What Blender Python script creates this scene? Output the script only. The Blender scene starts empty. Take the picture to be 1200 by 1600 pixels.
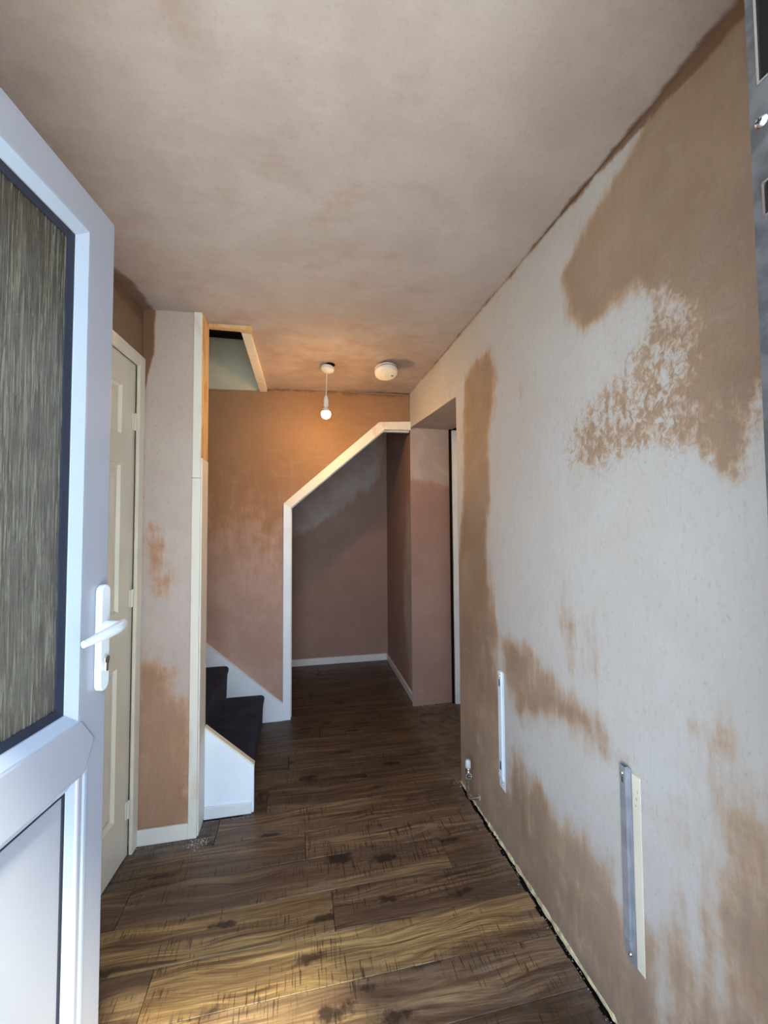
import bpy, bmesh, math, random
import numpy as np
from mathutils import Vector, Matrix

random.seed(7)
S = bpy.context.scene
COL = S.collection

# ------------------------------------------------------------------ camera
cd = bpy.data.cameras.new('camera')
cd.sensor_fit = 'HORIZONTAL'
cd.sensor_width = 36.0
cd.lens = 640.0 / 1200.0 * 36.0
cd.clip_start = 0.02
cam = bpy.data.objects.new('camera', cd)
COL.objects.link(cam)
_r = Vector((0.97865131, -0.20541507, -0.00680106))
_u = Vector((-0.00173689, -0.04135545, 0.99914299))
_f = Vector((0.20552029, 0.97780078, 0.04082935))
M3 = Matrix((_r, _u, -_f)).transposed()
cam.matrix_world = Matrix.Translation((0, 0, 1.38)) @ M3.to_4x4()
S.camera = cam

# ------------------------------------------------------------------ world
W = bpy.data.worlds.new('sky')
S.world = W
W.use_nodes = True
nt = W.node_tree
nt.nodes.clear()
wo = nt.nodes.new('ShaderNodeOutputWorld')
bg = nt.nodes.new('ShaderNodeBackground')
tc = nt.nodes.new('ShaderNodeTexCoord')
sp = nt.nodes.new('ShaderNodeSeparateXYZ')
rp = nt.nodes.new('ShaderNodeValToRGB')
rp.color_ramp.elements[0].position = 0.0
rp.color_ramp.elements[0].color = (0.74, 0.87, 1.0, 1)
rp.color_ramp.elements[1].position = 0.9
rp.color_ramp.elements[1].color = (0.46, 0.68, 1.0, 1)
nt.links.new(tc.outputs['Generated'], sp.inputs[0])
nt.links.new(sp.outputs['Z'], rp.inputs[0])
nt.links.new(rp.outputs[0], bg.inputs['Color'])
nt.links.new(bg.outputs[0], wo.inputs[0])
bg.inputs['Strength'].default_value = 6.0

# ------------------------------------------------------------------ sun
sd = bpy.data.lights.new('sun', 'SUN')
sd.energy = 15.0
sd.angle = math.radians(7)
sd.color = (1.0, 0.93, 0.66)
sun = bpy.data.objects.new('sun', sd)
COL.objects.link(sun)
sun.rotation_euler = Vector((-0.38, 1.0, -1.72)).to_track_quat('-Z', 'Y').to_euler()
sun.location = (1, -4, 6)

# sky portal in the front doorway (guides sampling, gives no light itself)
pd = bpy.data.lights.new('sky_portal', 'AREA')
pd.shape = 'RECTANGLE'
pd.size = 1.06
pd.size_y = 2.14
pd.cycles.is_portal = True
po = bpy.data.objects.new('sky_portal', pd)
COL.objects.link(po)
po.location = (-0.03, -0.02, 1.07)
po.rotation_euler = (math.radians(90), 0, 0)

# ------------------------------------------------------------------ exposure
S.view_settings.view_transform = 'Standard'
S.view_settings.look = 'None'
S.view_settings.gamma = 1.0
S.view_settings.use_curve_mapping = False
S.view_settings.exposure = 0.42
S.cycles.max_bounces = 12
S.cycles.diffuse_bounces = 8
S.cycles.transmission_bounces = 8
S.cycles.caustics_reflective = False
S.cycles.caustics_refractive = True
S.cycles.blur_glossy = 1.0
S.cycles.sample_clamp_indirect = 6.0
S.cycles.use_denoising = True

BULB_EMIT = 430.0


def CZ(x, y):                                   # ceiling height (it falls slightly to the left)
    return 2.4065 + 0.033 * x + 0.008 * y


# ================================================================== materials
class NT:
    def __init__(self, name):
        self.m = bpy.data.materials.new(name)
        self.m.use_nodes = True
        self.t = self.m.node_tree
        self.t.nodes.clear()
        self.out = self.n('ShaderNodeOutputMaterial')
        self.b = self.n('ShaderNodeBsdfPrincipled')
        self.l(self.b.outputs[0], self.out.inputs[0])

    def n(self, typ, **kw):
        nd = self.t.nodes.new(typ)
        for k, v in kw.items():
            setattr(nd, k, v)
        return nd

    def l(self, a, b):
        self.t.links.new(a, b)

    def pos(self):
        return self.n('ShaderNodeNewGeometry').outputs['Position']

    def mapped(self, vec, scale, loc=(0, 0, 0), rot=(0, 0, 0)):
        m = self.n('ShaderNodeMapping')
        m.inputs['Scale'].default_value = scale
        m.inputs['Location'].default_value = loc
        m.inputs['Rotation'].default_value = rot
        self.l(vec, m.inputs['Vector'])
        return m.outputs[0]

    def noise(self, vec, scale=1.0, detail=4, rough=0.55, dist=0.0):
        t = self.n('ShaderNodeTexNoise')
        t.inputs['Scale'].default_value = scale
        t.inputs['Detail'].default_value = detail
        t.inputs['Roughness'].default_value = rough
        t.inputs['Distortion'].default_value = dist
        self.l(vec, t.inputs['Vector'])
        return t.outputs['Fac']

    def math(self, op, a, b=None, c=None, clamp=False):
        m = self.n('ShaderNodeMath', operation=op, use_clamp=clamp)
        for i, v in enumerate((a, b, c)):
            if v is None:
                continue
            if isinstance(v, (int, float)):
                m.inputs[i].default_value = v
            else:
                self.l(v, m.inputs[i])
        return m.outputs[0]

    def sstep(self, v, lo, hi, a=0.0, b=1.0):
        m = self.n('ShaderNodeMapRange', interpolation_type='SMOOTHSTEP')
        m.inputs['From Min'].default_value = lo
        m.inputs['From Max'].default_value = hi
        m.inputs['To Min'].default_value = a
        m.inputs['To Max'].default_value = b
        self.l(v, m.inputs['Value'])
        return m.outputs[0]

    def mix(self, fac, a, b, blend='MIX'):
        m = self.n('ShaderNodeMix', data_type='RGBA', blend_type=blend)
        if isinstance(fac, (int, float)):
            m.inputs[0].default_value = fac
        else:
            self.l(fac, m.inputs[0])
        for i, v in ((6, a), (7, b)):
            if isinstance(v, tuple):
                m.inputs[i].default_value = (*v[:3], 1)
            else:
                self.l(v, m.inputs[i])
        return m.outputs[2]

    def bump(self, h, strength=0.3, dist=0.005, prev=None):
        b = self.n('ShaderNodeBump')
        b.inputs['Strength'].default_value = strength
        b.inputs['Distance'].default_value = dist
        self.l(h, b.inputs['Height'])
        if prev is not None:
            self.l(prev, b.inputs['Normal'])
        return b.outputs[0]


def setv(sock, v, N):
    if isinstance(v, (int, float)):
        sock.default_value = v
    elif isinstance(v, tuple):
        sock.default_value = (*v[:3], 1)
    else:
        N.l(v, sock)


def plain(name, col, rough=0.5, metal=0.0, var=0.0, bump=0.0, scale=20.0, spec=0.5):
    N = NT(name)
    p = N.pos()
    c = col
    if var:
        f = N.noise(p, scale, 4)
        c = N.mix(N.sstep(f, 0.35, 0.65), tuple(x * (1 - var) for x in col), tuple(min(1, x * (1 + var)) for x in col))
    setv(N.b.inputs['Base Color'], c, N)
    N.b.inputs['Roughness'].default_value = rough
    N.b.inputs['Metallic'].default_value = metal
    N.b.inputs['Specular IOR Level'].default_value = spec
    if bump:
        N.l(N.bump(N.noise(p, scale * 4, 3), bump, 0.002), N.b.inputs['Normal'])
    return N.m


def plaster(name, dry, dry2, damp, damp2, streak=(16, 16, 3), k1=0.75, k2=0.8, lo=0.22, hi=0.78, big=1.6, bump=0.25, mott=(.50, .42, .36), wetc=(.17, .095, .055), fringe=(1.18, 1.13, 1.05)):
    """Skimmed plaster: 'damp' attribute gives the patches that have not dried, 'crackle' the worked rough area."""
    N = NT(name)
    p = N.pos()
    at = N.n('ShaderNodeAttribute', attribute_name='damp').outputs['Fac']
    cr = N.n('ShaderNodeAttribute', attribute_name='crackle').outputs['Fac']
    nb = N.noise(p, big, 3)
    nm = N.noise(p, 9.0, 5, 0.6)
    ns = N.noise(N.mapped(p, streak), 1.0, 6, 0.65)
    nfine = N.noise(N.mapped(p, tuple(s * 4 for s in streak)), 1.0, 5, 0.7)
    nv = N.noise(N.mapped(p, (1, 1, .8)), 52.0, 4, 0.65, .6)
    d = N.math('ADD', at, N.math('MULTIPLY', N.math('SUBTRACT', nm, 0.5), k1))
    d = N.math('ADD', d, N.math('MULTIPLY', N.math('SUBTRACT', ns, 0.5), k2))
    d = N.math('ADD', d, N.math('MULTIPLY', N.math('MULTIPLY', N.math('SUBTRACT', nv, 0.5), 2.2), cr))
    f = N.sstep(d, lo, hi)
    cd_ = N.mix(N.sstep(nb, 0.35, 0.65), dry, dry2)
    cd_ = N.mix(N.sstep(nfine, 0.3, 0.75, 0.0, 0.2), cd_, tuple(0.8 * x for x in dry2))
    cw = N.mix(N.sstep(N.noise(p, big * 1.7, 4), 0.35, 0.65), damp, damp2)
    cw = N.mix(N.sstep(nfine, 0.35, 0.75, 0.0, 0.25), cw, tuple(0.75 * x for x in damp))
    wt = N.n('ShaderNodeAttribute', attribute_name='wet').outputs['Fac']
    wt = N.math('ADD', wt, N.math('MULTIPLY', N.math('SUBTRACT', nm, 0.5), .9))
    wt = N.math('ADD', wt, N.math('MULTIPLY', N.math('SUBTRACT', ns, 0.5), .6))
    fr = tuple(x * k for x, k in zip(damp2, fringe))
    c0_ = N.mix(N.sstep(f, .0, .75), cd_, fr)
    c0_ = N.mix(N.sstep(f, .5, 1.0), c0_, cw)
    mf = N.sstep(N.noise(p, 3.7, 5, .62, .4), .40, .62, 0, .34)
    c0_ = N.mix(N.math('MULTIPLY', mf, N.sstep(f, 0, 1, 1, .25)), c0_, mott)
    spk = N.noise(N.mapped(p, (90, 90, 45)), 1.0, 5, .75)
    c0_ = N.mix(N.sstep(spk, .30, .46, .28, 0), c0_, tuple(.72 * x for x in damp2))
    c0_ = N.mix(N.sstep(N.noise(N.mapped(p, (2.2, 2.2, 7), rot=(.6, .2, .3)), 3.0, 5, .65), .55, .75, 0, .12), c0_, tuple(min(1, 1.12 * x) for x in dry))
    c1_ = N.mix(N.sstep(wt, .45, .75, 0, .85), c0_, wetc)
    # small trowel marks and pin holes
    ch = N.noise(N.mapped(p, (5, 5, 30), rot=(0.5, 0.3, 0.4)), 2.0, 3, 0.5)
    c = N.mix(N.sstep(ch, 0.66, 0.78, 0.0, 0.05), c1_, tuple(min(1, x * 1.25) for x in dry))
    setv(N.b.inputs['Base Color'], c, N)
    setv(N.b.inputs['Roughness'], N.sstep(f, 0.0, 1.0, 0.82, 0.60), N)
    N.b.inputs['Specular IOR Level'].default_value = 0.3
    b1 = N.bump(nb, 0.12, 0.03)
    b2 = N.bump(nm, bump, 0.003, b1)
    b3 = N.bump(N.math('MULTIPLY', nv, cr), 0.9, 0.008, b2)
    b4 = N.bump(N.noise(N.mapped(p, tuple(s * 2 for s in streak)), 1.0, 5, 0.6), bump, 0.0015, b3)
    N.l(b4, N.b.inputs['Normal'])
    return N.m


M = {}
M['pl_right'] = plaster('skimmed_plaster_right', (.52, .525, .525), (.49, .495, .505), (.275, .193, .137), (.345, .253, .185), lo=.14, hi=.88, mott=(.46, .43, .40))
M['pl_ceil'] = plaster('skimmed_plaster_ceiling', (.50, .45, .43), (.46, .40, .38), (.35, .275, .235), (.37, .295, .255),
                       streak=(3, 9, 3), k1=0.9, k2=0.5, lo=0.2, hi=1.0, mott=(.36, .295, .27), fringe=(1.08, 1.08, 1.1))
M['pl_pier'] = plaster('skimmed_plaster_pier', (.52, .445, .40), (.55, .48, .44), (.36, .19, .11), (.40, .24, .155), mott=(.44, .36, .325))
M['pl_brown'] = plaster('damp_plaster', (.45, .33, .26), (.42, .30, .23), (.24, .145, .09), (.28, .17, .115), mott=(.28, .18, .12))
M['pl_stair'] = plaster('stair_wall_plaster', (.50, .345, .295), (.45, .31, .26), (.265, .155, .080), (.30, .175, .10), bump=0.35, lo=0, hi=1, mott=(.32, .19, .13))
M['pl_recess'] = plaster('recess_plaster', (.46, .40, .38), (.42, .36, .34), (.31, .195, .165), (.35, .23, .195), mott=(.30, .20, .18))
M['upper'] = plain('landing_paint', (.42, .39, .29), 0.8, var=0.04)
M['dark'] = plain('dark_void', (.012, .011, .010), 0.95, spec=0.0)
M['white'] = plain('white_gloss_paint', (.72, .74, .74), 0.35, var=0.03, scale=8)
M['string_white'] = plain('white_stringer_paint', (.78, .85, .92), 0.4, var=0.03, scale=6)
M['cream'] = plain('cream_gloss_paint', (.74, .70, .59), 0.4, var=0.04, scale=5)
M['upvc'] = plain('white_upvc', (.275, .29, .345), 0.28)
M['upvc_lit'] = plain('white_upvc_lit_bead', (.31, .365, .45), 0.25)  # lighter, bluer copy of the upvc: daylight on the bead slope as colour
M['plastic'] = plain('white_plastic', (.78, .76, .70), 0.35)
M['handle'] = plain('white_powder_coat', (.56, .62, .66), 0.3)
M['gasket'] = plain('black_gasket', (.012, .014, .025), 0.5)
M['seal'] = plain('blue_black_glass_seal', (.016, .022, .038), 0.25)
M['steel'] = plain('galvanised_steel', (.20, .21, .225), 0.45, 0.9, var=0.25, scale=30)
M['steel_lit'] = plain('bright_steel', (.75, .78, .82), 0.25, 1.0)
M['chrome'] = plain('chrome', (.75, .72, .66), 0.22, 1.0, var=0.2, scale=60)
M['copper'] = plain('tarnished_pipe', (.40, .36, .28), 0.35, 0.9, var=0.3, scale=80)
M['bracket'] = plain('white_enamelled_metal', (.72, .80, .90), 0.3)
M['bracket_grey'] = plain('zinc_bracket_metal', (.42, .45, .52), 0.35, 0.5, var=0.1)
M['lip'] = plain('rough_plaster_edge', (.62, .54, .34), 0.9, var=0.3, bump=0.6, scale=40)
M['rubble'] = plain('grey_plaster_dust', (.42, .38, .36), 0.95, var=0.3, bump=0.6, scale=70)
M['concrete'] = plain('path_concrete', (.74, .71, .66), 0.9, var=0.1, scale=3)
M['brick_out'] = plain('outside_render', (.45, .40, .36), 0.9, var=0.1, scale=3)


def mat_timber():
    N = NT('raw_timber')
    p = N.pos()
    g = N.noise(N.mapped(p, (60, 60, 4)), 1.0, 4)
    c = N.mix(N.sstep(g, .3, .7), (.60, .38, .16), (.68, .47, .25))
    z = N.n('ShaderNodeSeparateXYZ')
    N.l(p, z.inputs[0])
    c = N.mix(N.sstep(N.noise(N.mapped(p, (8, 8, 3)), 1, 3), .52, .56, 0, .8), c, (.52, .25, .09))
    setv(N.b.inputs['Base Color'], c, N)
    N.b.inputs['Roughness'].default_value = .7
    return N.m


M['timber'] = mat_timber()


def mat_trimpaint():
    """old white paint, patchy, with plaster smears"""
    N = NT('patchy_white_paint')
    p = N.pos()
    c = N.mix(N.sstep(N.noise(N.mapped(p, (14, 14, 4)), 1, 4), .54, .70, 0, .7), (.76, .735, .66), (.64, .56, .44))
    setv(N.b.inputs['Base Color'], c, N)
    N.b.inputs['Roughness'].default_value = .55
    N.l(N.bump(N.noise(p, 60, 3), .3, .002), N.b.inputs['Normal'])
    return N.m


M['patchy'] = mat_trimpaint()


def mat_carpet():
    N = NT('charcoal_carpet')
    p = N.pos()
    f = N.noise(p, 330, 2)
    g = N.noise(p, 9, 4)
    c = N.mix(N.sstep(f, .3, .7), (.011, .012, .024), (.030, .034, .060))
    c = N.mix(N.sstep(g, .45, .65, 0, .5), c, (.038, .044, .078))
    setv(N.b.inputs['Base Color'], c, N)
    N.b.inputs['Roughness'].default_value = .95
    N.b.inputs['Specular IOR Level'].default_value = .1
    N.b.inputs['Sheen Weight'].default_value = .05
    N.l(N.bump(f, .8, .004), N.b.inputs['Normal'])
    return N.m


M['carpet'] = mat_carpet()


def mat_floor():
    N = NT('rough_sawn_oak_plank')
    p = N.pos()
    oi = N.n('ShaderNodeObjectInfo')
    comb = N.n('ShaderNodeCombineXYZ')
    N.l(N.math('MULTIPLY', oi.outputs['Random'], 23.0), comb.inputs[0])
    N.l(N.math('MULTIPLY', oi.outputs['Random'], 9.0), comb.inputs[2])
    q = N.n('ShaderNodeVectorMath', operation='ADD')
    N.l(p, q.inputs[0])
    N.l(comb.outputs[0], q.inputs[1])
    q = q.outputs[0]
    warp = N.noise(N.mapped(q, (1.6, 6, 1)), 1.0, 2)
    wv = N.n('ShaderNodeCombineXYZ')
    N.l(N.math('MULTIPLY', N.math('SUBTRACT', warp, .5), .12), wv.inputs[1])
    q2 = N.n('ShaderNodeVectorMath', operation='ADD')
    N.l(q, q2.inputs[0])
    N.l(wv.outputs[0], q2.inputs[1])
    q2 = q2.outputs[0]
    grain = N.noise(N.mapped(q2, (2.2, 55, 1)), 1.0, 6, .65)
    broad = N.noise(N.mapped(q2, (1.1, 11, 1)), 1.0, 4, .6)
    streak = N.noise(N.mapped(q2, (1.6, 24, 1), loc=(7, 3, 0)), 1.0, 4, .6)
    c = N.mix(N.sstep(grain, .34, .66), (.088, .050, .029), (.32, .222, .120))
    fg = N.noise(N.mapped(q2, (7, 190, 1)), 1.0, 5, .7)
    c = N.mix(N.sstep(fg, .36, .60, .55, 0), c, (.045, .027, .018))
    c = N.mix(N.sstep(broad, .38, .62, 0, .7), c, (.085, .052, .034))
    c = N.mix(N.sstep(streak, .60, .70, 0, .8), c, (.026, .015, .011))
    # cathedral rings
    wt = N.n('ShaderNodeTexWave', wave_type='RINGS', rings_direction='Z')
    wt.inputs['Scale'].default_value = 9.0
    wt.inputs['Distortion'].default_value = 3.5
    wt.inputs['Detail'].default_value = 3.0
    wt.inputs['Detail Scale'].default_value = 1.5
    N.l(N.mapped(q2, (.7, 5, 1)), wt.inputs['Vector'])
    ringm = N.sstep(N.noise(N.mapped(q, (1.5, 5, 1), loc=(3, 1, 0)), 1.0, 2), .48, .6)
    c = N.mix(N.math('MULTIPLY', N.sstep(wt.outputs['Fac'], .70, .97, 0, .45), ringm), c, (.035, .018, .010))
    # knots
    vo = N.n('ShaderNodeTexVoronoi')
    vo.inputs['Scale'].default_value = 1.0
    N.l(N.mapped(q2, (3.2, 9.5, 1)), vo.inputs['Vector'])
    kn = N.math('ADD', vo.outputs['Distance'], N.math('MULTIPLY', N.math('SUBTRACT', N.noise(q, 40, 3), .5), .35))
    c = N.mix(N.sstep(kn, .10, .24, .9, 0), c, (.014, .009, .009))
    # circular-saw ticks across the grain
    tick = N.noise(N.mapped(q, (190, 12, 1)), 1.0, 2, .5)
    tm = N.noise(N.mapped(q, (3.0, 9, 1), loc=(1, 8, 0)), 1.0, 3)
    tk = N.math('MULTIPLY', N.sstep(tick, .57, .64), N.sstep(tm, .44, .56))
    c = N.mix(N.math('MULTIPLY', tk, .75), c, (.014, .008, .006))
    # per plank tone
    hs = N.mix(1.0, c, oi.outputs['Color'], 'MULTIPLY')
    # plaster dust trodden along the walls
    s = N.n('ShaderNodeSeparateXYZ')
    N.l(p, s.inputs[0])
    dn = N.noise(p, 14, 5, .7)
    e1 = N.sstep(s.outputs['X'], .70, .87)
    e2 = N.math('MULTIPLY', N.sstep(s.outputs['Y'], 1.84, 2.02), N.sstep(s.outputs['X'], -.35, -.45))
    e3 = N.math('MULTIPLY', N.sstep(s.outputs['X'], -.63, -.76), .8)
    e4 = N.math('MULTIPLY', N.sstep(s.outputs['Y'], 3.3, 3.9), .35)
    e = N.math('MAXIMUM', N.math('MAXIMUM', e1, e2), N.math('MAXIMUM', e3, e4))
    df = N.math('MULTIPLY', e, N.sstep(dn, .36, .66, .1, .75))
    sm = N.sstep(N.noise(N.mapped(p, (3, 5, 1), loc=(2.2, 4, 0)), 1.4, 3), .60, .72, 0, .38)
    df = N.math('MAXIMUM', df, sm)
    c = N.mix(N.math('MULTIPLY', df, .55), hs, (.26, .215, .19))
    setv(N.b.inputs['Base Color'], c, N)
    setv(N.b.inputs['Roughness'], N.sstep(grain, .2, .8, .52, .38), N)
    N.b.inputs['Specular IOR Level'].default_value = .4
    h = N.math('SUBTRACT', grain, N.math('MULTIPLY', tk, 1.2))
    N.l(N.bump(h, .35, .0012), N.b.inputs['Normal'])
    return N.m


M['plank'] = mat_floor()


def mat_glass():
    N = NT('obscured_glass')
    p = N.pos()
    a = N.noise(N.mapped(p, (230, 230, 8)), 1.0, 5, .7, .8)
    b = N.noise(N.mapped(p, (60, 60, 22)), 1.0, 3, .5)
    N.b.inputs['Base Color'].default_value = (.80, .84, .82, 1)
    N.b.inputs['Transmission Weight'].default_value = 1.0
    N.b.inputs['Roughness'].default_value = .09
    N.b.inputs['IOR'].default_value = 1.45
    h = N.math('ADD', a, N.math('MULTIPLY', b, .5))
    nb = N.bump(h, 1.0, .009)
    N.l(nb, N.b.inputs['Normal'])
    # cast relief scatters part of the light
    df_ = N.n('ShaderNodeBsdfDiffuse')
    tl_ = N.n('ShaderNodeBsdfTranslucent')
    gc = N.mix(N.sstep(a, .35, .65), (.17, .15, .11), (.56, .53, .43))  # refracted light of the relief painted as pale and dark streaks
    N.l(gc, df_.inputs['Color'])
    N.l(gc, tl_.inputs['Color'])
    N.l(nb, df_.inputs['Normal'])
    m1 = N.n('ShaderNodeMixShader')
    N.l(df_.outputs[0], m1.inputs[1])
    N.l(tl_.outputs[0], m1.inputs[2])
    m1.inputs[0].default_value = .45
    m2 = N.n('ShaderNodeMixShader')
    N.l(N.sstep(a, .40, .62, .12, .55), m2.inputs[0])
    N.l(N.b.outputs[0], m2.inputs[1])
    N.l(m1.outputs[0], m2.inputs[2])
    N.l(m2.outputs[0], N.out.inputs[0])
    return N.m


M['clear'] = plain('clear_glass', (.9, .93, .92), .02)
M['clear'].node_tree.nodes['Principled BSDF'].inputs['Transmission Weight'].default_value = 1.0
M['glass'] = mat_glass()


def mat_bulb():
    N = NT('lit_bulb')
    N.b.inputs['Base Color'].default_value = (1, .9, .7, 1)
    N.b.inputs['Emission Color'].default_value = (1.0, .53, .17, 1)
    N.b.inputs['Emission Strength'].default_value = BULB_EMIT
    return N.m


M['bulb'] = mat_bulb()


# ================================================================== mesh helpers
def finish(name, bm, mat, parent=None, smooth=False, bevel=0.0, seg=2):
    me = bpy.data.meshes.new(name)
    if bevel:
        bmesh.ops.remove_doubles(bm, verts=bm.verts, dist=1e-5)
    bmesh.ops.recalc_face_normals(bm, faces=bm.faces)
    bm.to_mesh(me)
    bm.free()
    if mat:
        me.materials.append(M[mat] if isinstance(mat, str) else mat)
    if smooth:
        for p in me.polygons:
            p.use_smooth = True
    o = bpy.data.objects.new(name, me)
    COL.objects.link(o)
    if parent is not None:
        o.parent = parent
    if bevel:
        b = o.modifiers.new('bevel', 'BEVEL')
        b.width = bevel
        b.segments = seg
        b.limit_method = 'ANGLE'
        b.angle_limit = math.radians(35)
    if smooth:
        me.set_sharp_from_angle(angle=math.radians(40))
    return o


def tag(o, label=None, cat=None, group=None, kind=None):
    if label: o['label'] = label
    if cat: o['category'] = cat
    if group: o['group'] = group
    if kind: o['kind'] = kind
    return o


def empty(name, loc, rz=0.0, label=None, cat=None, group=None, kind=None):
    o = bpy.data.objects.new(name, None)
    o.empty_display_size = .1
    COL.objects.link(o)
    o.location = loc
    o.rotation_euler = (0, 0, rz)
    return tag(o, label, cat, group, kind)


def bx(bm, x0, x1, y0, y1, z0, z1):
    v = [bm.verts.new(c) for c in ((x0, y0, z0), (x1, y0, z0), (x1, y1, z0), (x0, y1, z0),
                                   (x0, y0, z1), (x1, y0, z1), (x1, y1, z1), (x0, y1, z1))]
    for f in ((0, 3, 2, 1), (4, 5, 6, 7), (0, 1, 5, 4), (1, 2, 6, 5), (2, 3, 7, 6), (3, 0, 4, 7)):
        bm.faces.new([v[i] for i in f])
    return v


def box(name, x0, x1, y0, y1, z0, z1, mat, parent=None, bevel=.0015):
    bm = bmesh.new()
    bx(bm, x0, x1, y0, y1, z0, z1)
    return finish(name, bm, mat, parent, bevel=bevel)


def prism(bm, pts, a, b):
    """pts: 3D outline; a -> b: offset vectors giving the thickness"""
    A = [bm.verts.new(Vector(p) + Vector(a)) for p in pts]
    B = [bm.verts.new(Vector(p) + Vector(b)) for p in pts]
    bm.faces.new(A)
    bm.faces.new(B[::-1])
    n = len(pts)
    for i in range(n):
        bm.faces.new((A[i], B[i], B[(i + 1) % n], A[(i + 1) % n]))


def ring(bm, rect, prof):
    """mitred frame in local XZ plane. rect x0,x1,z0,z1 ; prof closed list of (inset, y)"""
    x0, x1, z0, z1 = rect
    loops = []
    for ins, y in prof:
        loops.append([bm.verts.new(c) for c in ((x0 + ins, y, z0 + ins), (x1 - ins, y, z0 + ins),
                                                (x1 - ins, y, z1 - ins), (x0 + ins, y, z1 - ins))])
    n = len(prof)
    for i in range(n):
        a, b = loops[i], loops[(i + 1) % n]
        for k in range(4):
            bm.faces.new((a[k], a[(k + 1) % 4], b[(k + 1) % 4], b[k]))


def tube(bm, pts, rad, seg=16, cap=True):
    pts = [Vector(p) for p in pts]
    rad = rad if isinstance(rad, (list, tuple)) else [rad] * len(pts)
    rings = []
    ref = None
    for i, p in enumerate(pts):
        d = (pts[min(i + 1, len(pts) - 1)] - pts[max(i - 1, 0)]).normalized()
        if ref is None:
            ref = d.orthogonal().normalized()
        ref = (ref - d * ref.dot(d)).normalized()
        s = d.cross(ref)
        rings.append([bm.verts.new(p + (ref * math.cos(t) + s * math.sin(t)) * rad[i])
                      for t in [2 * math.pi * k / seg for k in range(seg)]])
    for a, b in zip(rings, rings[1:]):
        for k in range(seg):
            bm.faces.new((a[k], a[(k + 1) % seg], b[(k + 1) % seg], b[k]))
    if cap:
        bm.faces.new(rings[0][::-1])
        bm.faces.new(rings[-1])


def lathe(bm, prof, c=(0, 0, 0), seg=28, mtx=None):
    rings = []
    for r, z in prof:
        if r < 1e-6:
            rings.append([bm.verts.new((0, 0, z))])
        else:
            rings.append([bm.verts.new((r * math.cos(2 * math.pi * k / seg), r * math.sin(2 * math.pi * k / seg), z)) for k in range(seg)])
    for a, b in zip(rings, rings[1:]):
        for k in range(seg):
            k2 = (k + 1) % seg
            if len(a) == 1 and len(b) == 1: continue
            if len(a) == 1: bm.faces.new((a[0], b[k2], b[k]))
            elif len(b) == 1: bm.faces.new((a[k], a[k2], b[0]))
            else: bm.faces.new((a[k], a[k2], b[k2], b[k]))
    vs = [v for r in rings for v in r]
    T = Matrix.Translation(c) @ (mtx.to_4x4() if mtx is not None else Matrix.Identity(4))
    for v in vs:
        v.co = T @ v.co


# --- plaster sheets: fine grids carrying the damp field
def sd_poly(P, X, Y):
    P = np.array(P, float)
    n = len(P)
    d = np.full(X.shape, 1e9)
    inside = np.zeros(X.shape, bool)
    for i in range(n):
        a, b = P[i], P[(i + 1) % n]
        e = b - a
        wx, wy = X - a[0], Y - a[1]
        t = np.clip((wx * e[0] + wy * e[1]) / max(e @ e, 1e-12), 0, 1)
        d = np.minimum(d, np.hypot(wx - e[0] * t, wy - e[1] * t))
        c = ((a[1] > Y) != (b[1] > Y))
        with np.errstate(divide='ignore', invalid='ignore'):
            xi = (b[0] - a[0]) * (Y - a[1]) / (b[1] - a[1]) + a[0]
        inside ^= c & (X < xi)
    return np.where(inside, d, -d)


def soft(s, w):
    w = w * 2.3
    t = np.clip(s / (2 * w) + .5, 0, 1)
    return t * t * (3 - 2 * t)


def lines(a, b, step, extra=()):
    v = list(np.arange(a, b, step)) + [b] + [e for e in extra if a < e < b]
    v = sorted(set(round(float(x), 5) for x in v))
    out = [v[0]]
    for x in v[1:]:
        if x - out[-1] > step * .15 or x in [round(e, 5) for e in extra] or x == round(b, 5):
            out.append(x)
    return out


def sheet(name, us, vs, fn, mat, damp=None, crackle=None, wet=None, skip=None, parent=None, kind='structure', label=None):
    """grid over (u,v); fn(u,v)->xyz arrays"""
    U, V = np.meshgrid(np.array(us), np.array(vs), indexing='ij')
    X, Y, Z = fn(U, V)
    nu, nv = U.shape
    co = np.stack([X + 0 * U, Y + 0 * U, Z + 0 * U], -1).reshape(-1, 3)
    I = np.arange(nu * nv).reshape(nu, nv)
    q = np.stack([I[:-1, :-1], I[1:, :-1], I[1:, 1:], I[:-1, 1:]], -1).reshape(-1, 4)
    if skip is not None:
        cu = ((U[:-1, :-1] + U[1:, 1:]) / 2).reshape(-1)
        cv = ((V[:-1, :-1] + V[1:, 1:]) / 2).reshape(-1)
        q = q[~skip(cu, cv)]
    me = bpy.data.meshes.new(name)
    me.from_pydata(co.tolist(), [], q.tolist())
    me.validate()
    for nm, f in (('damp', damp), ('crackle', crackle), ('wet', wet)):
        a = me.attributes.new(nm, 'FLOAT', 'POINT')
        val = np.zeros(U.shape) if f is None else (f(U, V) + 0 * U)
        if len(me.vertices) == val.size:
            a.data.foreach_set('value', val.reshape(-1).astype(np.float32))
    me.materials.append(M[mat])
    for p in me.polygons:
        p.use_smooth = True
    o = bpy.data.objects.new(name, me)
    COL.objects.link(o)
    o.parent = parent
    return tag(o, label, None, None, kind)


# ================================================================== large structure
XR = 0.873          # right wall
YB = 3.12           # stair / opening wall
YP = 2.04           # pier face
WL = math.radians(4.85)


def XL(y):          # left wall
    return -.70 - .0849 * (YP - y)


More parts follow.
